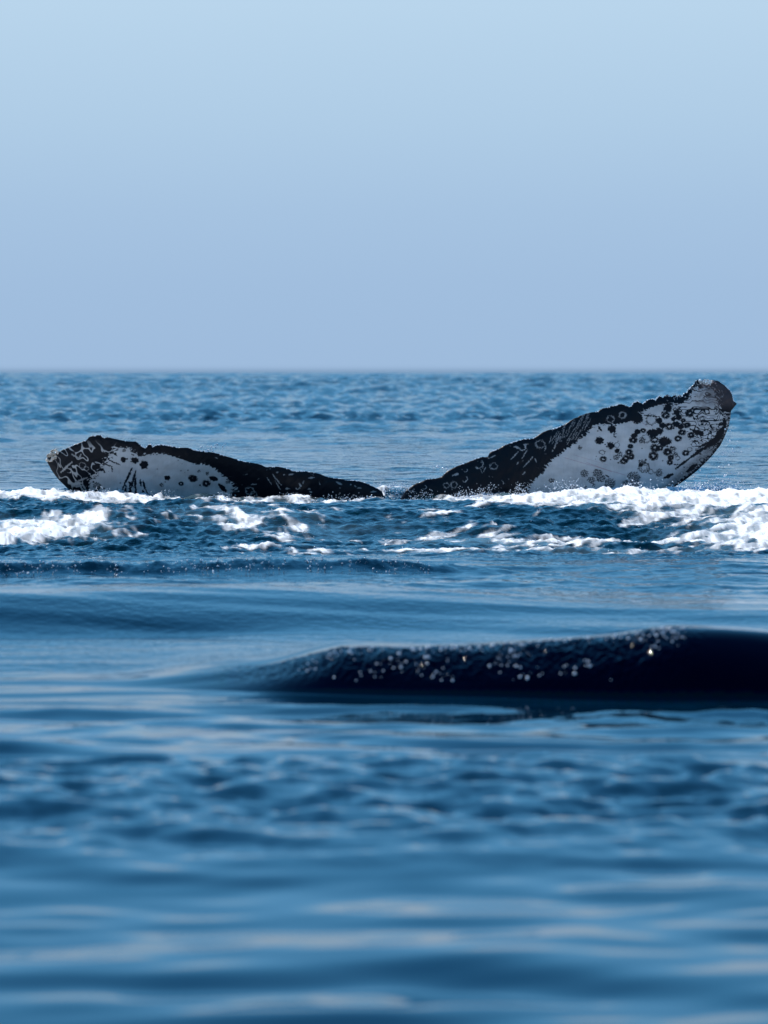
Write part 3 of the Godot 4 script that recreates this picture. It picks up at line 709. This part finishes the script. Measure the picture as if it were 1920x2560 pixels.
func build_spray() -> void:
	var drop := drop_mesh()
	var right := clusters(40, 0.12, 2.35)
	for k in 7: right.append([rng.randf_range(0.5, 1.02), 29.6, rng.randf_range(0.015, 0.05), rng.randf_range(0.06, 0.17)])
	spray("splash_spray", "white drops leaping along the foot of the right fluke", drop, 1900, func():
		var c: Array = right[int(rng.randf() * right.size())]
		var x: float = rng.randfn(c[0], c[2])
		var up: float = c[3] * pow(rng.randf(), 1.7)
		return [Vector3(x, sea(x, c[1]) + 0.01 + up, -c[1] - rng.randf() * 0.06), rng.randf_range(0.001, 0.0042) * (1.2 if rng.randf() < 0.1 else 0.8)])
	var left := clusters(26, -2.35, 0.1)
	spray("splash_spray", "white drops along the foot of the left fluke", drop, 900, func():
		var c: Array = left[int(rng.randf() * left.size())]
		var x: float = rng.randfn(c[0], c[2])
		var up: float = 0.5 * c[3] * pow(rng.randf(), 1.7)
		return [Vector3(x, sea(x, c[1]) + 0.005 + up, -c[1] - rng.randf() * 0.06), rng.randf_range(0.0014, 0.0045) * (1.2 if rng.randf() < 0.1 else 0.8)])
	spray("splash_spray", "cloud of drops at the lower right end of the right fluke", drop, 700, func():
		var x := rng.randfn(2.36, 0.12)
		return [Vector3(x, 0.17 + absf(rng.randfn(0.0, 0.045)), -rng.randf_range(29.7, 30.3)), rng.randf_range(0.002, 0.0062)])
	spray("froth_sparkle_flecks", "bright flecks of froth that also stand in for sun sparkle on the foam and dark churned water", drop, 2600, func():
		var x := 0.0  # froth grains, white enough to double as sun sparkle on the water
		var d := 0.0
		for tries in 12:
			x = rng.randf_range(-3.2, 3.4)
			d = rng.randf_range(24.4, 30.2)
			if froth(x, d) > rng.randf_range(0.15, 0.6): break
		return [Vector3(x, sea(x, d) + rng.randf_range(0.002, 0.018), -d), rng.randf_range(0.001, 0.0034)])
	spray("wave_glint_beads", "white beads standing in for sun glints on the rough crest of the dark wave", drop, 330, func():
		var x := 0.0  # white beads take the place of sun glints on the wave
		var u := 0.0
		for tries in 20:
			x = rng.randf_range(-0.28, 0.98)
			u = 0.16 + 0.84 * pow(rng.randf(), 0.7)
			if n_chop.get_noise_2d(x * 3.0, u * 2.0 + 9.0) + 0.5 * n_fine.get_noise_2d(x * 11.0, u * 6.0) > rng.randf_range(-0.2, 0.45) and u > 0.9 - 1.1 * smoothstep(1.0, 0.1, absf(x - 0.3)): break
		var d := 13.50 - 0.24 * smoothstep(-0.4, 1.3, x) + 0.45 * smoothstep(0.2, -1.3, x) + 0.36 * u
		return [Vector3(x, sea(x, d) + 0.001, -d), 0.0012 + 0.0042 * pow(rng.randf(), 2.0)])
	spray("ripple_glint_beads", "line of white beads standing in for sun glints along the thin breaking ripple at the left", drop, 520, func():
		var x := rng.randf_range(-2.4, 0.25)  # sun glitter on the ripple is made of added white beads
		for tries in 6:
			if n_fine.get_noise_1d(x * 4.0) > rng.randf_range(-0.4, 0.3): break
			x = rng.randf_range(-2.4, 0.25)
		var d := 21.9 + 0.1 * x + rng.randf_range(-0.22, 0.05)
		return [Vector3(x, sea(x, d) + rng.randf_range(-0.001, 0.006), -d), 0.001 + 0.0042 * pow(rng.randf(), 2.0)])
	spray("falling_spray", "drops falling beside the right fluke below its tip", drop, 60, func():
		var y := 0.22 + 0.42 * pow(rng.randf(), 1.4)
		return [Vector3(rng.randfn(2.46, 0.035 + 0.08 * (0.64 - y)), y, -rng.randf_range(29.8, 30.2)), rng.randf_range(0.0025, 0.0075)])
	spray("flying_spray", "small burst of drops above the middle of the left fluke", drop, 44, func():
		var x := rng.randf_range(-1.32, -1.13)
		return [Vector3(x, 0.46 + 0.05 * rng.randf() + (x + 1.32) * 0.16, -rng.randf_range(29.9, 30.2)), rng.randf_range(0.0022, 0.0062)])
	spray("churned_spray", "white churned drops in the gap between the two flukes", drop, 900, func():
		var x := rng.randfn(0.05, 0.11)
		return [Vector3(x, 0.15 + absf(rng.randfn(0.0, 0.035)), -rng.randf_range(30.1, 30.6)), rng.randf_range(0.002, 0.0058)])
	var spots := [[0.382, 0.372, 0.009, "largest"], [0.420, 0.362, 0.0075, "second"], [0.448, 0.357, 0.0068, "third"], [0.355, 0.365, 0.0045, "smallest and leftmost"]]
	for spot in spots:
		var o := MeshInstance3D.new()
		o.name = "water_drop"
		o.mesh = drop
		var size: float = spot[2]
		o.transform = Transform3D(Basis.from_scale(Vector3(size * 1.2, size, size)), Vector3(spot[0], spot[1], -29.9))
		add_child(o, true)
		var which: String = spot[3]
		if which == "second" or which == "third": which += " from the left"
		tag(o, which + " of the four white drops flung off the inner right fluke", "drop", "drops flung off the right fluke")


func _ready() -> void:
	rng.seed = 7
	noise(n_swell, 1, 2)
	noise(n_soft, 2, 1)
	noise(n_chop, 3, 3, 0.45)
	noise(n_fine, 4, 3, 0.55)
	noise(n_patch, 5, 2)
	noise(n_froth, 6, 4, 0.6)

	var cam := Camera3D.new()
	cam.name = "camera"
	cam.position = Vector3(0, EYE, 0)
	cam.rotation_degrees = Vector3(-1.918, 0, 0)
	var lens := CameraAttributesPhysical.new()
	lens.frustum_focal_length = 98.2
	lens.frustum_focus_distance = WHALE_AT - 0.2
	lens.frustum_near = 0.1
	lens.frustum_far = 12000.0
	lens.exposure_aperture = 3.6
	cam.attributes = lens
	add_child(cam)

	var env := Environment.new()
	env.background_mode = Environment.BG_SKY
	env.sky = Sky.new()
	env.sky.sky_material = sky_material()
	env.tonemap_mode = Environment.TONE_MAPPER_LINEAR
	env.tonemap_exposure = 1.0
	env.sdfgi_enabled = true
	env.ssao_enabled = true
	env.ssil_enabled = true
	var around := WorldEnvironment.new()
	around.name = "surroundings"
	around.environment = env
	add_child(around)

	var sun := DirectionalLight3D.new()
	sun.name = "sun"
	sun.light_energy = 1.55
	sun.light_color = Color(1.0, 0.99, 0.975)
	sun.light_angular_distance = 0.5
	sun.shadow_enabled = true
	sun.rotation_degrees = Vector3(-51, 180 + 56, 0)
	add_child(sun)

	build_sea()
	build_whale()
	var foam := foam_material()
	build_foam("foam", -3.6, -0.25, 24.2, 31.4, foam, "white foam spreading from the left fluke towards the camera")
	build_foam("foam", -0.25, 4.4, 24.0, 31.2, foam, "broad bank of white foam in front of the right fluke")
	build_spray()


func sky_material() -> PanoramaSkyMaterial:
	# clear air: greyish blue at the horizon, palest a few degrees up, deeper blue towards the zenith
	var heights := [0.0, 1.2, 2.2, 3.4, 5.05, 6.0, 8.0, 16.0, 32.0, 55.0, 90.0]
	var tones := [Color8(158, 187, 220), Color8(161, 190, 222), Color8(166, 195, 225), Color8(175, 204, 230), Color8(185, 213, 236), Color8(152, 206, 246), Color8(118, 193, 248), Color8(98, 184, 246), Color8(72, 158, 230), Color8(27, 82, 145), Color8(15, 46, 96)]
	var w := 16
	var h := 2048
	var im := Image.create(w, h, false, Image.FORMAT_RGBF)
	for j in h:
		var up := 90.0 - (j + 0.5) / h * 180.0
		var k := 0
		while k < heights.size() - 2 and up > heights[k + 1]: k += 1
		var t: float = clampf((up - heights[k]) / (heights[k + 1] - heights[k]), 0.0, 1.0)
		var c: Color = tones[k].srgb_to_linear().lerp(tones[k + 1].srgb_to_linear(), t)
		if up < 0.0: c = Color(0.10, 0.20, 0.34)
		im.fill_rect(Rect2i(0, j, w, 1), c)
	var m := PanoramaSkyMaterial.new()
	m.panorama = ImageTexture.create_from_image(im)
	return m
